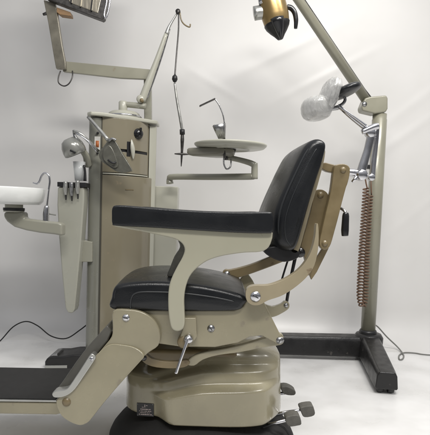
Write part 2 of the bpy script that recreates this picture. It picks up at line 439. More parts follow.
# seat pan and near / far side plates
YS = 1.50; YSF = 1.95
pan = [(113, 310), (234, 310), (243, 306), (248, 297), (256, 290), (263, 300), (272, 318), (283, 340), (276, 343.5), (262, 336), (250, 337), (238, 343), (215, 347.5), (180, 347), (152, 343), (136, 330), (113, 326)]
plate('seat_side', pan, YS, YS + .016, 'tan', chair, bevel=.005)
xzp = poly_xz(pan, YS)
link('seat_side', plate_bm(xzp, YSF - .016, YSF), 'tan', chair, bevel=.004)
plate('seat_pan', [(117, 311), (236, 311), (243, 322), (232, 336), (160, 338), (120, 325)], YS + .016, YSF - .016, 'tan', chair, bevel=.004, ref=YS)
# rivet boss and screws on seat side
screw(211, 328.5, YS, chair, 3.0, 'steel')
screw(255.5, 296.5, 1.462, chair, 4.2)
screw(279.5, 340.5, 1.50, chair, 2.8, 'steel')
# seat cushion
sc = [(112.5, 309), (112, 297), (114.5, 288), (121, 284), (140, 281.5), (165, 281.5), (195, 284), (222, 289), (240, 294.5), (247, 299), (244, 305), (236, 310.5), (200, 311.5), (150, 311)]
scs = [tuple(p) for p in cr(sc, 5)]
cush = link('seat_cushion', cushion_bm(poly_xz(scs, YS), YS - .014, YSF - .01, .016, bulge=(0, .010), dome=.004), 'vinyl', chair)
YP = YS - .016
tp('piping', [(114.5, 300, YP + .005), (116, 291, YP + .006), (124, 287.6, YP + .008), (142, 285.2, YP + .009), (168, 285.6, YP + .009), (198, 288.4, YP + .009), (224, 293.4, YP + .009), (242, 299, YP + .012)], .85, 'vinyl_pipe', cush)
tp('piping', [(130.5, 309.5, YP), (131, 299, YP - .001), (135, 293.5, YP - .001), (146, 291.8, YP - .001), (180, 293, YP - .001), (212, 297, YP - .001), (234, 301.5, YP + .001)], .8, 'vinyl_pipe', cush)

# arms: near and far are the same casting
def arm(dy, m_frame, near):
    Y0 = 1.455
    top = [(113, 223), (140, 224.5), (200, 228), (250, 230), (273, 232)]
    low = [(272.5, 238), (269, 247), (261, 251.8), (246, 252.6), (234, 254), (220, 256.5), (207, 261), (196.5, 268.5), (189.5, 277), (185.5, 288), (184, 299), (184.3, 312), (184.6, 323), (182.5, 329.5), (177, 331.5), (171.5, 328.5), (169, 318), (168, 304), (168.5, 290), (171.2, 279), (177, 267), (182.5, 257), (184.6, 249.5), (182, 243.5), (175, 239), (163, 236), (148, 232.8), (130, 229.5), (114, 226.5)]
    o = plate('arm_frame', top + [tuple(p) for p in cr(low, 3, False)], Y0 + dy, Y0 + dy + .034, m_frame, chair, bevel=.006, seg=4, ref=Y0)
    pad = [(111.5, 216), (112, 208), (116, 205.3), (130, 205.8), (160, 208.5), (200, 211), (240, 212), (268, 211.8), (272.5, 214), (273.5, 222), (272.5, 232), (266, 233.5), (240, 233), (200, 230.8), (150, 227.5), (116, 225.8), (112, 223.5)]
    pp = [tuple(p) for p in cr(pad, 4)]
    p = link('arm_pad', cushion_bm(poly_xz(pp, Y0 - .012), Y0 - .012 + dy, Y0 + .058 + dy, .006, n=6, dome=.0015), 'vinyl', o)
    return o
arm(0, 'cream', True)
arm(.50, 'cream', False)
plate('arm_brace', [(178, 240), (184.5, 241), (187, 248), (184, 257), (178, 266), (174, 276), (167, 276), (170.5, 266), (174.5, 256), (180, 247)], 1.56, 1.60, 'holder_grey', chair, smooth=3, bevel=.008)
# arm lock bracket and lever
br = plate('arm_bracket', [(183, 318), (196, 318), (196.5, 331), (197, 337), (191, 345), (183, 344), (180, 337), (182.5, 330)], 1.478, 1.499, 'tan', chair, bevel=.003)
lathe('lock_boss', [(.019, 0), (.019, .012), (.015, .018), (0, .018)], P(184, 341, 1.492), (0, -1, 0), 'tan_dark', chair, n=26)
lv = tp('lock_lever', [(188, 338, 1.455), (184, 350, 1.445), (179.5, 363, 1.44), (176, 373.5, 1.437)], [1.9, 1.5, 1.5, 1.7], 'chrome', chair)
lathe('lever_hub', [(.0, -.012), (.0125, -.012), (.0145, .004), (.012, .012), (.006, .017), (0, .018)], P(188.5, 339, 1.47), (0, -1, 0), 'chrome', lv, n=28)

# lower link bars
plate('link_bar', [(141, 354.5), (146, 354), (152, 358.5), (164, 361.5), (178, 361.5), (186, 360), (190, 363), (184, 367.5), (168, 368.6), (152, 366.6), (142.5, 361.5)], 1.512, 1.530, 'tan_dark', chair, bevel=.003, smooth=3)
screw(143.8, 358, 1.512, chair, 2.4, 'dark_steel', False, 'pivot')
plate('link_bar', [(186, 364), (192, 357), (205, 352), (225, 348.5), (250, 342.5), (268, 336.5), (281, 333.5), (284, 340), (281, 345), (262, 348), (240, 352.5), (218, 355.5), (203, 360), (194, 366)], 1.517, 1.538, 'tan', chair, bevel=.005, smooth=3)
screw(281, 340, 1.516, chair, 2.6, 'steel', False, 'pivot')
plate('link_bar', [(143, 352), (160, 343), (180, 346), (230, 345), (270, 336), (268, 342), (230, 351), (180, 355), (150, 358)], 1.88, 1.90, 'tan_dark', chair, bevel=.003)
# drive parts under the seat
box('lift_bracket', (X(190, 1.7), 1.72, Z(352, 1.7)), (.30, .20, .05), 'tan_dark', chair, bevel=.012)
tp('cross_shaft', [(146, 352, 1.53), (158, 338, 1.90)], 2.4, 'dark_steel', chair, sm=0)

# leg rest
legp = [(113, 311), (126, 309.5), (140, 311.5), (151, 317.5), (158, 326), (160.3, 336), (158, 346), (149, 352.5), (141, 360), (122, 381), (104, 402), (91, 418.5), (86, 422.5), (80, 424), (71, 421), (62.5, 414.5), (58, 405), (58.5, 398.5), (66, 393.5), (73, 390), (84, 374), (94.5, 358), (104, 346.5), (111.5, 336.5), (112.5, 326)]
YL = 1.474
legp = [tuple(p) for p in cr(legp, 3)]
lg = plate('legrest_side', legp, YL, YL + .018, 'tan', chair, bevel=.004)
low = [(111.3, 345), (120, 345.5), (132, 347.5), (141, 352), (144, 356.5), (141, 360.5), (122, 381.5), (104, 402.5), (91, 419), (86, 423), (80, 424.5), (71, 421.5), (62, 415), (57.4, 405), (58, 398.5), (66, 393.2), (73, 389.6), (84, 373.6), (94.5, 357.6), (104, 348)]
xz_ = poly_xz([tuple(p) for p in cr(low, 3)], YL - .012); bm = bmesh.new(); ztp = max(p.y for p in xz_)
fr_ = [bm.verts.new((p.x, YL - .004 - .014 * min(1, (ztp - p.y) / .035), p.y)) for p in xz_]; bb_ = [bm.verts.new((p.x, YL + .002, p.y)) for p in xz_]
bm.faces.new(fr_); bm.faces.new(bb_[::-1])
for i in range(len(fr_)): bm.faces.new((fr_[i], bb_[i], bb_[(i + 1) % len(fr_)], fr_[(i + 1) % len(fr_)]))
link('legrest_cover', bm, 'tan', chair, bevel=.003)
link('legrest_side', plate_bm(poly_xz(legp, YL), 1.945, 1.96), 'tan', chair, bevel=.003)
screw(126, 318, YL, chair, 3.0)
screw(66.5, 402, YL - .018, chair, 3.6, 'tan_dark', False, 'rivet')
screw(91.5, 358.8, YL - .022, chair, 2.2)
plate('calf_pad', [(54, 393), (63, 381), (76, 362), (88, 346), (99, 334), (107, 325), (112, 331), (108, 341), (95, 357), (83, 374), (72, 391), (64, 396)], YL + .012, 1.93, 'calf_grey', chair, bevel=.006, ref=YL + .012)
plate('legrest_board', [(66, 396), (75, 391), (96, 359), (113, 338), (118, 346), (92, 384), (74, 404), (66, 405)], YL + .019, 1.944, 'far_tan', chair, bevel=.002, ref=YL)
st = plate('hinge_strap', [(52, 394), (55, 391), (65, 389.5), (70, 385), (80, 370), (89, 356), (92, 354), (95.5, 357), (94, 361), (84, 376), (75, 389), (68, 395), (61, 397.5), (54, 397.5)], YL - .024, YL + .011, 'aluminium', chair, smooth=3, bevel=.003)

# foot rest
YR0, YR1 = 1.535, 1.84
fr = plate('footrest', [(-70, 401), (59, 402.5), (62, 413.5), (56, 415), (-70, 413)], YR0, YR1, 'tan', chair, bevel=.005)
plate('trim', [(-68, 398.6), (56, 400.5), (57, 402.2), (-68, 400.8)], YR0 - .003, YR1 + .003, 'aluminium', fr, bevel=.001)
plate('foot_mat', [(-67, 397.0), (55, 399), (56, 400.3), (-67, 398.4)], YR0 + .002, YR1 - .002, 'rubber', fr, bevel=.001, ref=YR0)
# backrest
bk = [(310, 142.5), (319, 137.5), (326.5, 139.5), (328.8, 145.5), (325.5, 160), (319.5, 178), (312.5, 201), (305.5, 226), (299.5, 245.5), (294, 250.5), (285, 249), (279, 243), (276.3, 230), (277.5, 213), (283, 197), (292, 177), (301, 158)]
bks = [tuple(p) for p in cr(bk, 4)]
YB0, YB1 = 1.50, 1.96
bc = link('backrest_cushion', cushion_bm(poly_xz(bks, YB0), YB0, YB1, .024, bulge=(-.034, -.012), power=2.5, dome=.006), 'vinyl', chair)
tp('piping', [(317, 141.4, YB0 + .012), (312, 144.5, YB0 + .008), (304.5, 155.5, YB0 + .006), (294, 177, YB0 + .005), (285, 197, YB0 + .005), (279.8, 213, YB0 + .006), (278.6, 229, YB0 + .007), (281.5, 241, YB0 + .008), (288, 246.5, YB0 + .012)], 1.0, 'vinyl_pipe', bc)
tp('piping', [(319, 146.5, YB0 + .003), (313.5, 153.5, YB0 - .001), (300, 180, YB0 - .002), (290, 203, YB0 - .002), (285, 222, YB0 - .002), (286, 238, YB0 - .001), (291, 246, YB0)], .55, 'vinyl_pipe', bc)
sh = [(318, 148), (322, 147), (325.4, 150), (325.6, 154), (323.6, 165), (318, 186), (311.3, 208), (304.8, 232), (299, 251), (292, 251), (293, 240), (298, 220), (306, 196), (313, 171), (319, 150)]
plate('backrest_shell', [(a - 0.6, b) for a, b in sh], YB0 + .030, YB1 - .006, 'shell_tan', chair, smooth=3, bevel=.002)
# back frame plates and linkage
plate('back_bracket', [(313.5, 196), (316, 190.5), (322, 189.5), (328, 194), (328.5, 203), (324, 222), (319, 238), (314, 258), (310.5, 273), (307, 275), (306, 262), (303, 254), (300, 250), (306, 228), (311, 210)], 1.60, 1.635, 'tan_dark', chair, smooth=3, bevel=.004)
screw(320.5, 195, 1.60, chair, 2.6, 'tan_dark', False, 'pivot')
plate('back_link', [(334, 168), (337, 164.5), (345, 164), (350, 168), (349.5, 176), (347.5, 184), (346, 188), (342, 203), (338.5, 217), (335, 230), (331, 244), (327.5, 249), (322.5, 249.5), (319.5, 244), (321, 234), (326, 212), (331, 190)], 1.565, 1.595, 'tan_dark', chair, smooth=3, bevel=.004)
for q in ((343, 170), (324.7, 243.5)): screw(q[0], q[1], 1.565, chair, 2.5, 'tan_dark', False, 'pivot')
plate('top_link', [(320, 162.5), (326, 162.5), (336, 165), (346, 165.5), (347, 171), (336, 173.5), (327, 171.5), (320, 168)], 1.598, 1.625, 'tan_dark', chair, bevel=.003)
plate('tail_bracket', [(322, 249), (329, 248), (324, 258), (317, 272), (311.5, 280), (309, 274), (314, 262)], 1.61, 1.625, 'tan_dark', chair, bevel=.002)
# curved main arm
plate('back_arm', [(246, 291), (250, 286.6), (257, 285.4), (268, 285.2), (280, 281.5), (292, 275), (301, 267.6), (308, 258), (312.5, 248), (315.3, 236), (316.3, 225), (318, 224.5), (318.8, 236), (318, 250), (314.5, 265), (308, 275.5), (300, 283.5), (290, 291), (280, 296.5), (268, 300.5), (260, 304.8), (252, 305), (246.5, 300)], 1.463, 1.493, 'arm_tan', chair, smooth=3, bevel=.006, seg=4)
# far stay with its pivot, seen over the seat
yb = 1.90
plate('back_stay', [(222, 274), (225, 269.5), (231, 269.5), (250, 264.5), (270, 256.5), (285, 250), (295, 248), (296, 256), (284, 261.5), (262, 270), (240, 277.5), (228, 279.5), (223, 278)], yb, yb + .025, 'tan_dark', chair, smooth=3, bevel=.004)
screw(227, 274.4, yb, chair, 2.6, 'steel', False, 'pivot')
lathe('adjust_knob', [(0, -.01), (.014, -.01), (.016, 0), (.014, .012), (0, .014)], P(300, 252.5, 1.60), (0, -1, 0), 'black_gloss', chair, n=24)
tp('control_rod', [(290, 254, 1.66), (286, 266, 1.66), (282, 279, 1.66)], 1.0, 'cord_black', chair)
tp('control_rod', [(296, 254, 1.64), (293, 268, 1.64), (290, 282, 1.64), (286.5, 303, 1.64)], [1.9, 1.7, 1.6, 1.6], 'black', chair)
plate('rod_link', [(262, 304), (272, 306.5), (281, 304), (285, 301), (289, 303), (289, 308.5), (282, 313.5), (274, 317), (268, 316)], 1.62, 1.64, 'tan', chair, smooth=3, bevel=.003)
screw(286, 305.3, 1.62, chair, 1.9, 'steel', False, 'pivot')
# underside cover of the seat back joint
plate('joint_cover', [(264, 250), (279, 246), (298, 250), (298, 258), (284, 262), (270, 257)], 1.53, 1.90, 'black', chair, smooth=3, bevel=.004)
# crank handle
ck = tp('crank', [(334, 206, 1.60), (340, 208, 1.60), (344.5, 211, 1.585), (346, 215, 1.58)], 1.5, 'steel', chair)
tp('crank_grip', [(345.8, 212.5, 1.575), (345.7, 216, 1.575), (345, 230, 1.575), (345, 236, 1.575)], [2.3, 3.5, 3.9, 3.3], 'black_gloss', ck, sm=3, n=18)

# head rest: chrome double link, wrapped pad and bare dark pad
YC = 1.62
hb = tp('headrest_arm', [(347, 172, YC), (352, 172.5, YC), (358, 174, YC)], [3.2, 4.0, 4.2], 'chrome', chair)
lathe('clamp', [(0, -.018), (.012, -.018), (.0175, -.013), (.0175, .012), (.012, .018), (0, .018)], P(361, 175, YC), (0, -1, 0), 'chrome', hb, n=30)
tp('clamp_knob', [(352, 182, YC - .01), (357, 177, YC - .01)], [1.2, 2.2], 'chrome', hb, sm=0)
lathe('clamp', [(0, -.012), (.009, -.012), (.0105, -.009), (.0105, .010), (.009, .012), (0, .012)], P(371, 177.5, YC + .01), (0, -1, 0), 'chrome', hb, n=30)
tp('lower_rod', [(360, 175, YC), (363, 165, YC), (367.5, 150, YC), (371, 136, YC)], [4.6, 4.4, 3.8, 4.2], 'chrome', hb)
tp('lower_rod', [(372.5, 178, YC + .015), (373.5, 162, YC + .02), (376, 142, YC + .02), (377, 128, YC + .015)], [2.4, 2.8, 2.4, 2.4], 'chrome', hb)
lathe('elbow', [(0, -.016), (.012, -.016), (.0145, -.012), (.0145, .012), (.012, .016), (0, .016)], P(370, 133, YC), (0, -1, 0), 'chrome', hb, n=30)
tp('elbow_knob', [(362, 132, YC - .01), (374, 127, YC - .01), (378.5, 126, YC - .01)], [2.6, 3.4, 3.0], 'chrome', hb)
tp('upper_rod', [(370, 131, YC), (360, 124, YC), (349, 115.5, YC), (342, 109, YC), (337.5, 106, YC)], [3.6, 2.3, 1.8, 1.8, 2.4], 'chrome', hb)
tp('upper_rod', [(366, 126, YC - .01), (356, 118.5, YC - .012), (346, 111.5, YC - .012), (339, 106.5, YC - .01)], [1.6, 1.2, 1.2, 1.4], 'chrome', hb)
tp('yoke', [(338, 107, YC), (343.5, 103, YC), (345, 98.5, YC), (341, 94, YC)], [1.7, 1.5, 1.5, 1.5], 'steel', hb)
tp('yoke', [(338, 107.5, YC), (331, 109, YC), (325, 111, YC)], [2.4, 1.9, 1.8], 'steel', hb)
def pad_bm(cpx, cpy, Y, ax, ay, az, ang, pleat=0, seed=1, n=56, k=36):
    c = P(cpx, cpy, Y); M = Matrix.Rotation(R(ang), 3, 'Y'); bm = bmesh.new(); rnd = random.Random(seed); ph = [rnd.uniform(0, 6.3) for _ in range(8)]
    rows = []
    for i in range(1, k):
        th = math.pi * i / k; row = []
        for j in range(n):
            a = 2 * math.pi * j / n
            s = math.sin(th) ** .72; cz = math.copysign(abs(math.cos(th)) ** .8, math.cos(th))
            rr = 1 + pleat * (.6 * math.sin(9 * a + ph[0] + 1.5 * cz) + .4 * math.sin(23 * a + ph[1] + 3 * cz) + .25 * math.sin(5 * th * 2 + ph[2] + 3 * a)) * abs(cz) ** .4
            row.append(bm.verts.new(c + M @ Vector((ax * s * rr * math.cos(a), ay * s * rr * math.sin(a), az * cz))))
        rows.append(row)
    for a, b in zip(rows, rows[1:]):
        for i in range(n): bm.faces.new((a[i], a[(i + 1) % n], b[(i + 1) % n], b[i]))
    bm.faces.new(rows[0][::-1]); bm.faces.new(rows[-1]); return bm
u = YC / F
wp = link('wrapped_pad', pad_bm(316.5, 108.5, YC, 15 * u, .075, 11.5 * u, -8, .035, 3), 'plastic_film', hb)
link('plastic_cap', pad_bm(329, 95.5, YC - .005, 9.0 * u, .082, 16.5 * u, 20, .085, 5), 'plastic_film', hb)
link('headrest_pad', pad_bm(345.5, 91.5, YC - .01, 14.8 * u, .070, 4.8 * u, -24, 0, 6), 'vinyl', hb)
box('pad_holder', P(333.5, 96, YC), (.014, .08, .05), 'black', hb, rot=Matrix.Rotation(R(20), 3, 'Y'))

# =================================================================== DENTAL UNIT
YU = 2.55
ub = P(110, 345, YU)
unit = thing('dental_unit', (ub.x, YU + .1, 0), 'tall beige dental treatment cabinet with arms, bowl and lamp, behind the black armrest', 'dental unit')
# cabinet footprint: narrow rounded column at the near left corner, broad front, pale strip on the right
def wx(px, py, Y): return P(px, py, Y).x
x88 = wx(86, 200, 2.48); x101 = wx(101, 200, 2.50); x148 = wx(147, 200, 2.66); x157 = wx(155, 200, 2.69)
def prism(name, foot, z0, z1, m, parent, bevel=.004, seg=3, tilt=None):
    bm = bmesh.new(); a = [bm.verts.new((x, y, z0)) for x, y in foot]; b = [bm.verts.new((x, y, z1)) for x, y in foot]
    bm.faces.new(a[::-1]); bm.faces.new(b); n = len(a)
    for i in range(n): bm.faces.new((a[i], a[(i + 1) % n], b[(i + 1) % n], b[i]))
    return link(name, bm, m, parent, bevel=bevel, seg=seg)
ztop = P(101, 117, 2.50).z
zb_ = .055
prism('cabinet', [(x101 + .004, 2.515), (x148, 2.672), (x148 + .004, 2.79), (x101 - .02, 2.79), (x101 - .02, 2.52)], zb_, ztop, 'unit_tan', unit, .003)
# column: rounded foot outline
col = []
for k in range(13):
    a = R(100 + k * 15); cxx, cyy = (x88 + x101) / 2, 2.505; rx = (x101 - x88) / 2 - .002
    col.append((cxx + rx * math.cos(a) * 1.0, cyy + .035 * math.sin(a) * 1.0))
col = [(x88, 2.80), (x88, 2.52)] + [((x88 + x101) / 2 + (x101 - x88) / 2 * math.cos(R(t)), 2.52 + .03 * math.sin(R(t))) for t in range(200, 341, 14)] + [(x101 - .001, 2.52), (x101 - .001, 2.80)]
prism('corner_column', col, zb_ + .005, ztop - .003, 'column_grey', unit, .002, 2)
prism('side_strip', [(x148 + .003, 2.668), (x157, 2.685), (x157 - .004, 2.73), (x148 + .003, 2.73)], zb_, ztop - .004, 'unit_pale', unit, .004)
prism('plinth', [(x88 - .012, 2.53), (x101 + .01, 2.50), (x148, 2.66), (x157, 2.70), (x157, 2.88), (x88 - .012, 2.88)], 0, zb_, 'black', unit, .006)
lid = prism('lid', [(x88 - .006, 2.60), (x88 - .004, 2.49), (x88 + .02, 2.465), (x101 + .01, 2.482), (x148 + .005, 2.632), (x157 + .006, 2.662), (x157 + .006, 2.76), (x88 - .006, 2.83)], ztop + .001, ztop + .020, 'unit_pale', unit, .006, 4)
# front face frame: direction of the front
fa = Vector((x101 + .004, 2.515, 0)); fb = Vector((x148, 2.672, 0)); fd = (fb - fa).normalized(); fn = Vector((fd.y, -fd.x, 0))
FM = Matrix((fd, -fn, Vector((0, 0, 1)))).transposed(); FL = (fb - fa).length
def on_front(px, py, out=0):
    d = P(px, py, 1) - Vector((0, 0, H)); o = Vector((0, 0, H))
    t = ((fa + fn * out) - o).dot(fn) / d.dot(fn); return o + d * t
def fbox(name, p0, p1, th, m, parent, bevel=.003, out=0, seg=3):
    a = on_front(*p0); b = on_front(*p1); c = (a + b) / 2 + fn * (out + th / 2); 
    return box(name, c, (abs((b - a).dot(fd)), th, abs(b.z - a.z)), m, parent, rot=FM, bevel=bevel, seg=seg)
def fcurve(name, p0, p1, th, bulge, m, parent, n=16, step=None):
    a = on_front(*p0); b = on_front(*p1); W = (b - a).dot(fd); z0, z1_ = on_front(147, p1[1]).z, on_front(147, p0[1]).z; bm = bmesh.new(); F_, B_ = [], []
    for i in range(n + 1):
        t = i / n; c = a + fd * W * t; o_ = th + bulge * (1 - (2 * t - 1) ** 2)
        for z in (z0, z1_):
            F_.append(bm.verts.new(Vector((c.x, c.y, z)) + fn * o_)); B_.append(bm.verts.new(Vector((c.x, c.y, z)) + fn * .0005))
    for i in range(n):
        q = (2 * i, 2 * i + 2, 2 * i + 3, 2 * i + 1)
        bm.faces.new([F_[k] for k in q]); bm.faces.new([B_[k] for k in q[::-1]])
        bm.faces.new((F_[q[0]], B_[q[0]], B_[q[1]], F_[q[1]])); bm.faces.new((F_[q[3]], F_[q[2]], B_[q[2]], B_[q[3]]))
    bm.faces.new((F_[0], F_[1], B_[1], B_[0])); bm.faces.new((F_[-1], F_[-2], B_[-2], B_[-1]))
    return link(name, bm, m, parent, bevel=.003)
up = fcurve('upper_panel', (102.0, 123.6), (147, 152.8), .006, .034, 'unit_tan', unit)
fcurve('drawer_gap', (102.0, 152.9), (147, 155.3), .002, .030, 'black', unit)
fcurve('middle_panel', (102.0, 155.4), (147, 175.4), .005, .034, 'unit_tan', unit)
fcurve('door_highlight', (102.0, 176.0), (147, 177.4), .008, .036, 'unit_pale', unit)  # pale strip painted in as the highlight on the door's top edge
lp = fcurve('lower_door', (101.8, 178.1), (147, 350), .007, .038, 'unit_tan', unit)
fcurve_np = fbox('nameplate', (121, 189.2), (129, 190.4), .002, 'tan_dark', lp, .0004, out=.0448)
fbox('recess_shade_strip', (101.2, 119), (102.0, 345), .004, 'recess_shade', unit, .001)  # dark strip painting the shade of the deep recess beside the column
# knob
kc = on_front(134.5, 134.5) + fn * .035
kb = lathe('regulator_knob', [(.026, 0), (.026, .004), (.020, .006), (.019, .018), (.016, .022), (0, .023)], kc, fn, 'black_gloss', unit, n=36)
box('pointer', kc + fn * .024 + Vector((0, 0, .010)), (.009, .012, .036), 'black_gloss', kb, rot=FM, bevel=.002)
# door pull, lens-shaped
bm = bmesh.new(); hc = on_front(127.5, 150) + fn * .026; rows = []
for i in range(15):
    t = i / 14; z = (t - .5) * .098; wv = math.sin(math.pi * t) ** .8 * .011 + .0008; row = []
    for j in range(10):
        a = 2 * math.pi * j / 10; row.append(bm.verts.new(hc + fn * (.022 + .012 * math.sin(math.pi * t) * (math.sin(a) * .8 + .2)) + fd * (wv * math.cos(a) + (.5 - t) * .012) + Vector((0, 0, z))))
    rows.append(row)
for a, b in zip(rows, rows[1:]):
    for i in range(10): bm.faces.new((a[i], a[(i + 1) % 10], b[(i + 1) % 10], b[i]))
bm.faces.new(rows[0]); bm.faces.new(rows[-1])
link('door_pull', bm, 'unit_pale', unit)
fbox('pull_shade', (123, 142), (126.3, 157), .004, 'black', unit, .006, out=.038)  # black patch painted in for the shade of the hollow beside the pull
# turntable on the lid
tcn = P(123.5, 110, 2.68); zt2 = ztop + .020
lathe('turntable', [(.088, 0), (.088, .014), (.082, .020), (.078, .034), (.066, .042), (.045, .046), (0, .047)], (tcn.x, 2.70, zt2), (0, 0, 1), 'unit_pale', unit, n=44)
lathe('turntable_ring', [(.0885, .012), (.0910, .017), (.0885, .022)], (tcn.x, 2.70, zt2), (0, 0, 1), 'chrome', unit, n=44)
# rear console right of the cabinet
x177 = wx(177, 200, 2.70)
prism('rear_console', [(x157 - .012, 2.735), (x177, 2.735), (x177, 2.86), (x157 - .012, 2.86)], .03, P(167, 186, 2.70).z, 'unit_pale', unit, .005)
# label on the column
cl = (P(97, 143, 2.482))
fl = box('instruction_label', (cl.x, 2.4885, cl.z), (.026, .004, .062), 'white_mark', unit, bevel=.0005)
box('label_print', (cl.x + .001, 2.486, cl.z - .004), (.015, .003, .030), 'orange', fl, bevel=0)
for zz in (.048, -.046): lathe('switch', [(.0055, 0), (.0055, .006), (.003, .012), (0, .012)], (cl.x + .002, 2.49, cl.z + zz), (0, -1, 0), 'black', unit, n=16)

# instrument pod on the left, tapering to the bottom
YI = 2.42
pod = plate('instrument_pod', [(57.5, 187), (84, 187), (84, 200), (81, 240), (77, 285), (74.5, 309), (72.5, 313.5), (67.5, 313), (65.2, 308), (61.8, 275), (58.6, 235), (57, 205)], YI, YI + .085, 'pod_grey', unit, bevel=.008, seg=4)
plate('pod_top', [(57.2, 181.8), (85.6, 182.6), (85.8, 187.2), (57.2, 186.6)], YI - .006, YI + .092, 'black', pod, bevel=.002)
plate('pod_mount', [(80, 240), (92, 242), (92, 262), (80, 262)], YI + .05, YI + .16, 'unit_grey', unit)
for i, (px, c, h) in enumerate(((65.5, 'aluminium', 0), (71.5, 'steel', 1), (77.5, 'aluminium', -1))):
    hp = thing('handpiece', P(px, 198, YI - .018), ('left', 'middle', 'right')[i] + ' one of three small metal handpieces hanging in the black rim of the grey pod', 'handpiece', 'handpieces in the pod rim')
    tp('body', [(px, 181.5 + h, YI - .016), (px, 187, YI - .016), (px, 192 + h, YI - .016), (px + .2, 195 + h, YI - .016)], [1.9, 2.5, 2.0, 1.3], c, hp, sm=4)
    tp('tip', [(px + .2, 194 + h, YI - .016), (px + .5, 197.5 + h, YI - .016), (px + .4, 200 + h, YI - .016)], [.9, .7, .6], 'black', hp, sm=4)
# grey instrument dome, bracket rods and fan-shaped holder
YD = 2.40; dc = P(74, 150, YD); ax = Vector((-.38, -.25, .90)).normalized(); ud = YD / F
dm = lathe('sprayer_head', [(0, 12.5 * ud), (5 * ud, 12.2 * ud), (8.6 * ud, 10 * ud), (10.8 * ud, 5 * ud), (11.5 * ud, 0), (11.2 * ud, -4 * ud), (9.6 * ud, -4.8 * ud), (9 * ud, -3 * ud), (0, -2 * ud)], dc, ax, 'dome_grey', unit, n=44)
box('head_slot', P(72.8, 151.5, YD - .054), (.026, .012, .010), 'black', dm, rot=Matrix.Rotation(R(24), 3, 'Y'), bevel=.003)
tp('neck', [(82, 150, YD + .03), (86, 156, YD + .05), (88, 165, YD + .09)], [3, 3.5, 4], 'unit_grey', dm)
tp('hinge_pin', [(73.5, 130, YD - .02), (75, 136, YD - .02), (78, 141, YD - .02)], [1.0, 1.7, 1.6], 'steel', dm)
tp('arm_rod', [(74, 131.5, YD - .03), (82, 135, YD - .04), (98.5, 151, YD + .02)], [1.6, 1.7, 1.4], 'aluminium', unit, sm=4)
tp('arm_rod', [(88, 116.8, 2.45), (98, 128, 2.43), (108.5, 140.5, 2.41)], [1.6, 1.9, 1.9], 'aluminium', unit, sm=3)
tp('arm_rod', [(76, 133, YD - .06), (88, 141, YD - .06), (97, 152.5, YD - .03)], [.8, .8, .8], 'chrome', unit, sm=3)
fan = plate('holder_fan', [(99, 153), (103, 147), (108, 140.5), (112, 139), (116.5, 143), (122.5, 154), (131, 168), (130, 171.5), (119, 172.5), (108, 166), (100.5, 160)], 2.40, 2.43, 'holder_grey', unit, smooth=3, bevel=.006, seg=4)
plate('fan_step', [(103, 152), (108, 145), (113, 150), (118, 165), (113, 167.5), (104, 160)], 2.390, 2.40, 'holder_grey', fan, smooth=3, bevel=.003)
tp('fan_hook', [(109, 141, 2.39), (112, 138.5, 2.39), (116, 140, 2.39)], 1.1, 'steel', fan)
tp('fan_hook', [(108, 160, 2.38), (113, 163, 2.375), (116, 162, 2.38)], 1.0, 'black', fan)
# tumbler
g = P(78.5, 181, 2.44); ug = 2.44 / F
gl = lathe('tumbler', [(0, .0), (4.2 * ug, 0), (6.3 * ug, 19 * ug), (6.0 * ug, 19 * ug), (4.0 * ug, .4 * ug), (0, .4 * ug)], (g.x, 2.45, g.z + .001), (0, 0, 1), 'frosted', None, n=40)
tag(gl, 'frosted clear tumbler standing on the pod under the grey domed head', 'tumbler')
tp('water_spout', [(85, 181, 2.43), (85, 172, 2.43), (84, 165, 2.43)], [1.6, 1.2, 1.1], 'black', unit, sm=3)

# cuspidor
YQ = 2.32; uq = YQ / F; qc = P(-3, 204, YQ)
prof = [(0, 0), (30 * uq, 0), (41 * uq, .4 * uq), (44 * uq, 3.5 * uq), (45.5 * uq, 10 * uq), (46.2 * uq, 16 * uq), (45.6 * uq, 16.8 * uq), (44 * uq, 16.3 * uq), (40 * uq, 7 * uq), (26 * uq, 3 * uq), (0, 2 * uq)]
bracket = plate('bowl_bracket', [(3.5, 212), (23.5, 212), (24, 218.3), (41, 220.5), (58, 222.3), (62, 224), (62, 236), (54, 234.5), (40, 233), (26, 230.5), (14, 227), (6.5, 221.5), (3.5, 217)], YQ - .03, YQ + .03, 'unit_grey', unit, bevel=.010, seg=4)
lathe('bowl', prof, qc, (0, 0, 1), 'porcelain', unit, n=72)
c1 = P(14, 212, YQ)
lathe('bowl_stem', [(10 * uq, 0), (10 * uq, 1.2 * uq), (9.6 * uq, 1.2 * uq), (9.6 * uq, 3.6 * uq), (8.6 * uq, 4 * uq), (8.6 * uq, 9 * uq)], (c1.x, YQ, c1.z), (0, 0, 1), 'unit_pale', bracket, n=36)
lathe('seal_ring', [(10.1 * uq, 1.4 * uq), (10.3 * uq, 1.8 * uq), (10.3 * uq, 3.8 * uq), (10.1 * uq, 4.2 * uq)], (c1.x, YQ, c1.z), (0, 0, 1), 'black', bracket, n=36)
tp('ejector_holder', [(46, 222.5, YQ - .01), (46, 214, YQ - .01), (46.6, 207.5, YQ - .01), (46.9, 205.5, YQ - .01)], [3.0, 3.1, 2.5, 1.4], 'chrome', bracket, sm=4, n=20)
tp('ejector_tube', [(46.9, 207, YQ - .01), (48.4, 192, YQ - .01), (49.8, 181, YQ - .01), (48.4, 175, YQ - .01), (44.6, 173, YQ - .01), (41.5, 176, YQ - .01), (39.5, 181, YQ - .01), (37, 183.6, YQ - .01), (33, 182.8, YQ - .01)], [1.0, .95, .95, .95, .95, .95, .95, .95, .85], 'chrome', bracket, sm=5)
# pod to column mount and hose
tp('water_hose', [(56, 215, YQ + .03), (50, 214, YQ + .02), (46, 213, YQ)], .7, 'cord_grey', unit)

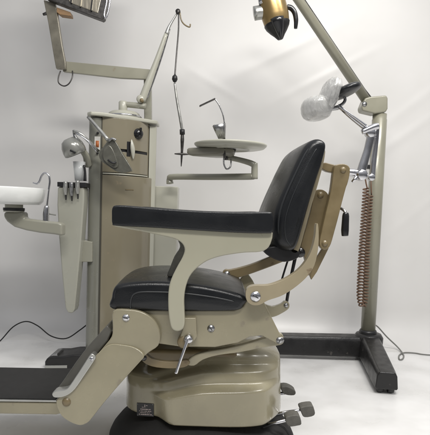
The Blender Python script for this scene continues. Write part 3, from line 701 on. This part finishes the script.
# engine arm on the lid
YE = 2.66
tp('engine_arm_base', [(121, 105, YE), (128, 104.6, YE), (146, 106.5, YE)], [3.0, 2.8, 2.9], 'unit_grey', unit, sm=4, n=20)
lathe('arm_pivot', [(.0, -.035), (.020, -.035), (.022, -.030), (.022, .020), (.018, .026), (0, .027)], P(123, 106.5, YE), (0, 0, 1), 'unit_pale', unit, n=26)
ea = tp('engine_arm', [(141.5, 101, YE), (148, 84, YE), (157, 60, YE), (166.5, 33, YE)], [3.8, 3.6, 2.6, 1.9], 'unit_pale', unit, sm=4, n=16)
tp('belt_rod', [(146, 98, YE + .02), (153, 80, YE + .02), (161.5, 56, YE + .01), (169.5, 29, YE)], [1.8, 1.6, 1.2, 1.0], 'steel', ea, sm=4)
tp('arm_tip', [(166.5, 34, YE), (169, 27, YE), (173, 20, YE), (178, 12, YE)], [2.2, 1.5, 1.0, .9], 'aluminium', ea, sm=4)
lathe('elbow_hub', [(0, -.022), (.017, -.022), (.020, -.016), (.020, .014), (.015, .020), (0, .02)], P(140.8, 99.5, YE), (0, -1, 0), 'unit_pale', ea, n=26)
lathe('hub_nut', [(0, -.02), (.010, -.02), (.010, .010), (0, .012)], P(141.8, 100.5, YE - .022), (0, -1, 0), 'tan_dark', ea, n=6)
lathe('pulley', [(.0, -.006), (.012, -.006), (.009, 0), (.012, .006), (0, .006)], P(178, 11.5, YE - .01), (0, -1, 0), 'dark_steel', ea, n=24)
tp('pulley_hook', [(180, 13, YE - .012), (181.3, 20, YE - .012), (184.5, 24.5, YE - .012), (189.5, 27, YE - .012), (190.3, 24, YE - .012)], .7, 'tan_dark', ea)
tp('belt_cord', [(178.6, 14, YE - .015), (178.5, 30, YE - .03), (176.5, 55, YE - .06), (174.8, 76, YE - .08)], .75, 'dark_steel', ea)
Yp = YE - .08
lathe('belt_weight', [(0, -.020), (.008, -.016), (.014, -.004), (.012, .010), (.005, .018), (0, .020)], P(174.8, 78.5, Yp), (0, 0, 1), 'black', ea, n=20)
tp('hand_drill', [(174.6, 83, Yp), (177, 100, Yp), (180.5, 120, Yp), (182.3, 131, Yp)], [1.0, 1.3, 1.5, 1.4], 'aluminium', ea, sm=5)
tp('drill_collar', [(182.2, 129.5, Yp), (182.4, 134.5, Yp)], 2.6, 'black', ea, sm=0)
tp('drill_body', [(182.4, 133, Yp), (182.3, 140, Yp), (182, 150, Yp), (181.6, 158, Yp), (181.2, 166.5, Yp)], [1.5, 1.9, 1.3, 1.0, .4], 'dark_steel', ea, sm=5)
tp('drill_pin', [(174.5, 153.8, Yp), (182, 154, Yp), (189, 154.2, Yp)], [.5, 1.3, .7], 'dark_steel', ea, sm=3)

# bracket table
YT = 2.36; ut = YT / F
tp('table_arm', [(170, 183.5, 2.66), (170, 178.8, 2.66), (174, 176.8, 2.63), (210, 176.9, 2.50), (248, 176.6, 2.38), (253.6, 176, 2.36)], [3.6, 3.1, 3.0, 3.0, 3.0, 2.9], 'unit_grey', unit, sm=6, n=18)
tp('table_arm_post', [(254.4, 179, YT), (254.6, 170, YT), (254.6, 163, YT)], [3.4, 3.3, 3.1], 'unit_grey', unit, sm=3, n=20)
tp('table_arm', [(254.6, 165, YT), (249, 162.5, YT), (238, 159.5, YT), (228, 157.5, YT)], [3.2, 2.9, 2.6, 2.7], 'unit_grey', unit, sm=5, n=18)
tc_ = P(230.5, 147.0, YT); 
tb = lathe('table_top', [(0, -.006), (18 * ut, -.010), (19 * ut, -.014), (20 * ut, -.010), (30 * ut, -.008), (33.5 * ut, -.005), (35.6 * ut, .004), (36 * ut, .010), (35.2 * ut, .013), (34 * ut, .009), (32 * ut, .002), (0, .001)], tc_, (0, 0, 1), 'unit_pale', unit, n=80)
lathe('table_hub', [(0, -.030), (.020, -.030), (.024, -.020), (.026, -.010)], tc_, (0, 0, 1), 'black', tb, n=30)
# drop-shaped under plate with its handle towards the drill
bm = bmesh.new(); c0 = P(216, 152.5, YT); outl = []
for k in range(40):
    a = 2 * math.pi * k / 40; rx = .085 if math.cos(a) > 0 else .130
    outl.append((c0.x + rx * math.cos(a) , YT + .065 * math.sin(a) * (1 if math.cos(a) > 0 else (1 - .55 * abs(math.cos(a))))))
rows = []
for s, z in ((.80, -.019), (.93, -.015), (1, -.006), (1, .010), (.95, .016)):
    rows.append([bm.verts.new((c0.x + (x - c0.x) * s, YT + (y - YT) * s, c0.z + z)) for x, y in outl])
for a, b in zip(rows, rows[1:]):
    for i in range(40): bm.faces.new((a[i], a[(i + 1) % 40], b[(i + 1) % 40], b[i]))
bm.faces.new(rows[0][::-1]); bm.faces.new(rows[-1]); link('warmer_plate', bm, 'lobe_grey', tb)
tp('table_post', [(226, 160, YT - .03), (226, 150, YT - .03), (225, 140, YT - .03)], [2.2, 1.6, 1.4], 'dark_steel', tb, sm=3)
tp('table_hose', [(224.5, 152, YT - .05), (223.8, 163, YT - .06), (226.5, 169, YT - .06), (230.5, 166.5, YT - .05), (231, 159, YT - .04)], .8, 'steel', tb)
# lamp mirror on the tray edge (thing of its own)
mr = thing('examination_mirror', P(225, 141, YT - .05), 'small tilted mirror on a thin bent rod with ribbed metal cup, on the round tray', 'mirror')
cm = bmesh.new(); cc = P(220.5, 131.5, YT - .05)
lathe_bm([(.006, -.036), (.016, -.030), (.026, .010), (.030, .030), (.027, .031), (.022, .010), (.004, -.026)], cc, (-.25, -.1, 1), 28, cm)
link('cup', cm, 'steel', mr)
for k in range(7):
    a = R(-160 + k * 24); 
    p = cc + Vector((.028 * math.cos(a) - .006, .028 * math.sin(a), .026)); q = cc + Vector((.014 * math.cos(a) + .006, .014 * math.sin(a), -.030))
    link('cup_rib', tube_bm([q, p], .0016, 6), 'dark_steel', mr)
tp('stem', [(224.5, 158, YT - .055), (224.3, 138, YT - .05), (224.8, 124, YT - .05)], [1.3, 1.1, .8], 'dark_steel', mr, sm=3)
tp('rod', [(224.8, 126, YT - .05), (223, 115, YT - .05), (219, 105, YT - .05), (214.5, 98.5, YT - .05)], .65, 'steel', mr)
a0, a1 = P(199.5, 106.2, YT - .05), P(215, 98.8, YT - .05)
dv = (a1 - a0); box('mirror_plate', (a0 + a1) / 2, (dv.length, .055, .006), 'dark_steel', mr, rot=Matrix.Rotation(-math.atan2(dv.z, dv.x), 3, 'Y') @ Matrix.Rotation(R(8), 3, 'X'), bevel=.002)

# operating lamp on its flat-bar arm and rear post
YO = 2.72
post = plate('lamp_post', [(143.5, 69.5), (151, 70), (151.5, 120), (144, 120)], YO, YO + .04, 'unit_grey', unit, bevel=.006, seg=4)
plate('lamp_arm', [(61, 61.2), (66, 61.2), (150, 69.2), (150, 79.4), (120, 78), (63, 71.6)], YO - .035, YO - .012, 'post_grey', unit, bevel=.003)
plate('lamp_arm', [(44.5, 0), (55, 3), (57, 12), (62, 45), (65.3, 62), (65.5, 69), (56, 68.5), (54, 58), (48, 22), (43.5, 0)], YO - .062, YO - .036, 'lamp_bar', unit, bevel=.003)
tp('arm_loop', [(60.5, 71, YO - .04), (58.5, 77, YO - .045), (58.8, 83, YO - .05), (64, 86, YO - .05), (69, 83.5, YO - .05), (72.3, 77, YO - .045), (72.5, 71, YO - .035)], .65, 'dark_steel', unit)
tp('arm_bolt', [(43, 14.5, YO - .05), (49, 12.5, YO - .05)], [1.2, 2], 'dark_steel', unit, sm=0)
# lamp head: a hooded box, open side towards us and down
lh0 = [(44, -3), (103, 20.5), (111, -14), (116, -60), (52, -64), (38, -30)]
YLH = YO - .10
hx = poly_xz(lh0, YLH)
def lerp(a, b, t): return a + (b - a) * t
head = plate('lamp_head', [(38, -30), (45, -3), (49, -.5), (102, 19.5), (104, 18), (110, -14), (116, -60), (52, -66)], YLH, YLH + .045, 'dark_steel', unit, bevel=.003)
plate('reflector', [(62, -8), (70, 2.5), (98, 13), (104, -14), (106, -40), (60, -45)], YLH - .004, YLH + .02, 'reflector', head, bevel=.003)
for k, (a, b) in enumerate(((70, 2.6), (79, 6.0), (90, 10.2))):
    plate('reflector_rib', [(a, b), (a + 1.6, b + .6), (a + 6.5, b - 40), (a + 5, b - 40)], YLH - .010, YLH - .003, 'black' if k != 1 else 'lamp_bar', head, bevel=.0005)
tp('lamp_handle', [(111, -12, YLH - .01), (110, 2, YLH - .01), (107.5, 14.5, YLH - .01), (105.5, 18, YLH - .01), (104.2, 14, YLH - .01), (106.5, 3, YLH - .01), (108, -12, YLH - .01)], .9, 'chrome', head, sm=5)
plate('pivot_block', [(56.5, 7), (70.5, 12), (71, 16), (60, 14.5), (56.5, 12)], YO - .075, YO - .03, 'wood', head, bevel=.003)

# =================================================================== X-RAY STAND
YX = 2.80
pb = P(367.6, 338, YX)
xs = thing('xray_stand', (pb.x, YX, 0), 'tall grey pole stand on black splayed feet carrying a brass tube head', 'x-ray stand')
ux = YX / F
zc = P(379.5, 114, YX).z
lathe('pole', [(7.2 * ux, .10), (7.2 * ux, zc - .03), (6.8 * ux, zc - .028), (6.8 * ux, zc)], (pb.x, YX, 0), (0, 0, 1), 'post_grey', xs, n=40)
lathe('pole_collar', [(8.6 * ux, .105), (8.8 * ux, .150), (8.0 * ux, .160)], (pb.x, YX, 0), (0, 0, 1), 'black', xs, n=40)
# feet
def foot(name, p0, p1, w0, w1, h0, h1, n=8):
    """tapered cast foot from hub to end, rounded top"""
    p0, p1 = Vector(p0), Vector(p1); d = (p1 - p0); L_ = d.length; d.normalize(); s = Vector((-d.y, d.x, 0)); bm = bmesh.new(); rings = []
    for i in range(n + 1):
        t = i / n; wv = w0 + (w1 - w0) * t; hv = h0 + (h1 - h0) * t; c = p0 + d * L_ * t
        if i == n: wv *= .94
        pr = [(-.5, .022), (-.52, hv * .3), (-.47, hv * .82), (-.36, hv), (.36, hv), (.47, hv * .82), (.52, hv * .3), (.5, .022)]
        rings.append([bm.verts.new(c + s * a * wv + Vector((0, 0, z))) for a, z in pr])
    for a, b in zip(rings, rings[1:]):
        for i in range(8): bm.faces.new((a[i], a[(i + 1) % 8], b[(i + 1) % 8], b[i]))
    bm.faces.new(rings[0][::-1]); bm.faces.new(rings[-1])
    return link(name, bm, 'cast_black', xs, bevel=.006, seg=3)
fe = P(384.3, 388, 2.26)
foot('foot', (pb.x + .015, YX + .03, 0), (fe.x, 2.23, 0), .118, .098, .138, .100)
foot('foot', (pb.x + .03, YX, 0), (pb.x - .85, YX - .02, 0), .12, .10, .128, .120)
foot('foot', (pb.x, YX - .0, 0), (pb.x + .06, YX + .26, 0), .115, .09, .125, .10)
lathe('hub', [(0, .02), (.075, .02), (.078, .12), (.066, .140), (0, .143)], (pb.x + .004, YX, 0), (0, 0, 1), 'cast_black', xs, n=40)
for (x, y) in ((fe.x - .02, 2.26), (fe.x + .025, 2.255), (pb.x - .82, YX - .02), (pb.x + .05, YX + .23), (pb.x, YX)):
    lathe('caster', [(0, -.012), (.018, -.012), (.020, 0), (.018, .012), (0, .012)], (x, y, .0205), (1, 0, 0), 'black', xs, n=20)
# elbow and arm
plate('elbow', [(361.5, 106.5), (365, 98), (370, 96.5), (375, 96), (386.5, 95), (388, 98), (388, 108.5), (386, 112), (375, 113.5), (362.5, 110.5)], YX - .045, YX + .04, 'post_grey', xs, bevel=.008, seg=4)
a0 = P(368.5, 103.5, YX); a1 = P(298.5, 0, 2.62); a2 = P(285, -19, 2.58)
link('boom', tube_bm([a0, a1, a2], [4.7 * ux, 4.2 * ux, 4.2 * ux], 28), 'post_grey', xs)
sd = Vector((.80, 0, .62)) * (3.7 * ux)
link('boom_rail', tube_bm([a0 + Vector((.02, -.0, .015)), a0 + (a1 - a0) * .12 + sd, a1 + sd], [1.6 * ux, 1.5 * ux, 1.5 * ux], 10), 'dark_steel', xs)
screw(364.5, 104, YX - .046, xs, 2.0, 'steel', False, 'pivot')
# tube head hanging from a yoke past the top of the picture
YG = 2.40; ug = YG / F; gt = P(269.0, -12, YG); gb = P(281, 42, YG); gax = (gt - gb).normalized(); Lh = (gt - gb).length
def gl_(t): return t * Lh
xh = lathe('tube_head', [(0, gl_(.24)), (9.6 * ug, gl_(.24)), (12.2 * ug, gl_(.33)), (13.2 * ug, gl_(.48)), (12.9 * ug, gl_(.75)), (12.4 * ug, gl_(1.0)), (11 * ug, gl_(1.25)), (6 * ug, gl_(1.4)), (0, gl_(1.42))], gb, gax, 'brass', xs, n=48)
lathe('shoulder', [(12.4 * ug, gl_(.345)), (12.6 * ug, gl_(.33)), (11.4 * ug, gl_(.27)), (8.4 * ug, gl_(.19)), (5.2 * ug, gl_(.12)), (2.6 * ug, gl_(.05)), (0, gl_(.045))], gb, gax, 'cast_black', xh, n=48)
lathe('cone', [(0, -.001), (1.0 * ug, .001), (3.6 * ug, gl_(.16)), (6.0 * ug, gl_(.30)), (6.6 * ug, gl_(.38)), (0, gl_(.42))], gb + Vector((-.003, -.035, 0)), (gax + Vector((0, -.12, 0))).normalized(), 'black_gloss', xh, n=40)
tp('side_block', [(254, 13.5, YG), (260, 12.5, YG), (266, 12.5, YG)], [6.6, 6.6, 6.2], 'aluminium', xh, sm=2, n=24)
tp('side_block', [(262, 4, YG - .02), (260, -8, YG - .02), (262, -16, YG)], [3.0, 2.8, 3.0], 'chrome', xh, sm=3, n=16)
tp('grip_hook', [(287, 7, YG), (291, 8, YG), (294.5, 12.5, YG), (296, 20, YG), (295.6, 28.5, YG)], [2.5, 2.6, 2.5, 2.3, 1.6], 'black_gloss', xh, sm=5, n=16)
link('yoke', tube_bm(cr([a2, a2 + Vector((-.01, -.03, .03)), gt + Vector((0, 0, .14)), gt + Vector((0, 0, .03))], 6, False), .020, 16), 'post_grey', xs)
# coiled cord hanging by the pole
def coil(name, pts, rc, rw, turns, m, parent, n=8):
    path = cr([Vector(p) for p in pts], 24, False); seg = len(path)
    L_ = [0]
    for a, b in zip(path, path[1:]): L_.append(L_[-1] + (b - a).length)
    out = []; tot = L_[-1]; N = turns * 12; j = 0
    for i in range(N + 1):
        s = tot * i / N
        while j < seg - 2 and L_[j + 1] < s: j += 1
        t = (s - L_[j]) / max(1e-9, L_[j + 1] - L_[j]); p = path[j].lerp(path[j + 1], t); d = (path[j + 1] - path[j]).normalized()
        sd_ = Vector((0, 1, 0)); uu = d.cross(sd_).normalized(); a = 2 * math.pi * i / 12
        out.append(p + (uu * math.cos(a) + sd_ * math.sin(a)) * rc)
    return link(name, tube_bm(out, rw, n), m, parent)
YK = 2.66; uk = YK / F
coil('coiled_cord', [P(366, 188, YK), P(364.2, 215, YK), P(361.8, 250, YK), P(360, 285, YK), P(360, 298, YK), P(362.5, 306, YK), P(365.2, 299, YK), P(365.7, 285, YK), P(367, 250, YK), P(368.8, 215, YK), P(370, 195, YK)], 2.7 * uk, .75 * uk, 74, 'cord_brown', xs)
tp('cord_lead', [(365, 168, YK), (365.5, 180, YK), (367.5, 189, YK)], .7, 'cord_brown', xs, sm=3)
tp('cord_lead', [(371.5, 195, YK), (371, 182, YK), (372, 168, YK + .04)], .7, 'cord_brown', xs, sm=3)
box('cord_clip', P(369, 167, 2.73), (.05, .05, .02), 'black', xs)

# =================================================================== loose things on the floor
fc = P(64, 368, 2.47)
foot_c = thing('foot_control', (fc.x, 2.50, 0), 'low black foot control with metal front edge on the floor behind the footrest', 'foot control')
plate('body', [(44.5, 362), (47, 358), (52, 356.5), (62, 356.5), (72, 354.8), (84, 354.6), (86, 362), (86, 371.5), (44.5, 370.5)], 2.44, 2.60, 'cast_black', foot_c, bevel=.010, seg=4)
plate('front_edge', [(45, 365.6), (67, 365.4), (67, 368.2), (45, 368.2)], 2.434, 2.441, 'aluminium', foot_c, bevel=.001)
plate('pedal_pad', [(50, 356.7), (52, 354), (57, 353.7), (58, 356.6)], 2.45, 2.55, 'steel', foot_c, bevel=.003)
lc = tp('power_cable', [(-40, 350, 2.9), (-12, 348, 2.9), (0, 341, 2.9), (13, 327, 2.92), (26, 321.5, 2.93), (38, 326, 2.92), (51, 336, 2.9), (66, 338.5, 2.88), (80, 330, 2.84), (90, 322, 2.84)], .62, 'cord_black')
tag(lc, 'thin black cable arching off the floor left of the cabinet', 'cable')
def fl(px, py):
    d = P(px, py, 1) - Vector((0, 0, H)); return Vector((0, 0, H)) + d * ((H - .004) / -d.z)
rcp = [P(373, 324, 2.92), P(378, 327, 2.95), P(387, 337, 2.97), P(398, 347.5, 2.98)] + [fl(*q) for q in ((403.5, 355), (402.5, 359), (399.5, 359.5), (399.2, 355.5), (404, 352.8), (414, 353), (424, 354.5), (445, 356))]
rc_ = link('power_cable', tube_bm(cr(rcp, 6, False), .0040, 10), 'cord_grey')
tag(rc_, 'thin grey cable with one small loop trailing right from the pole foot', 'cable')
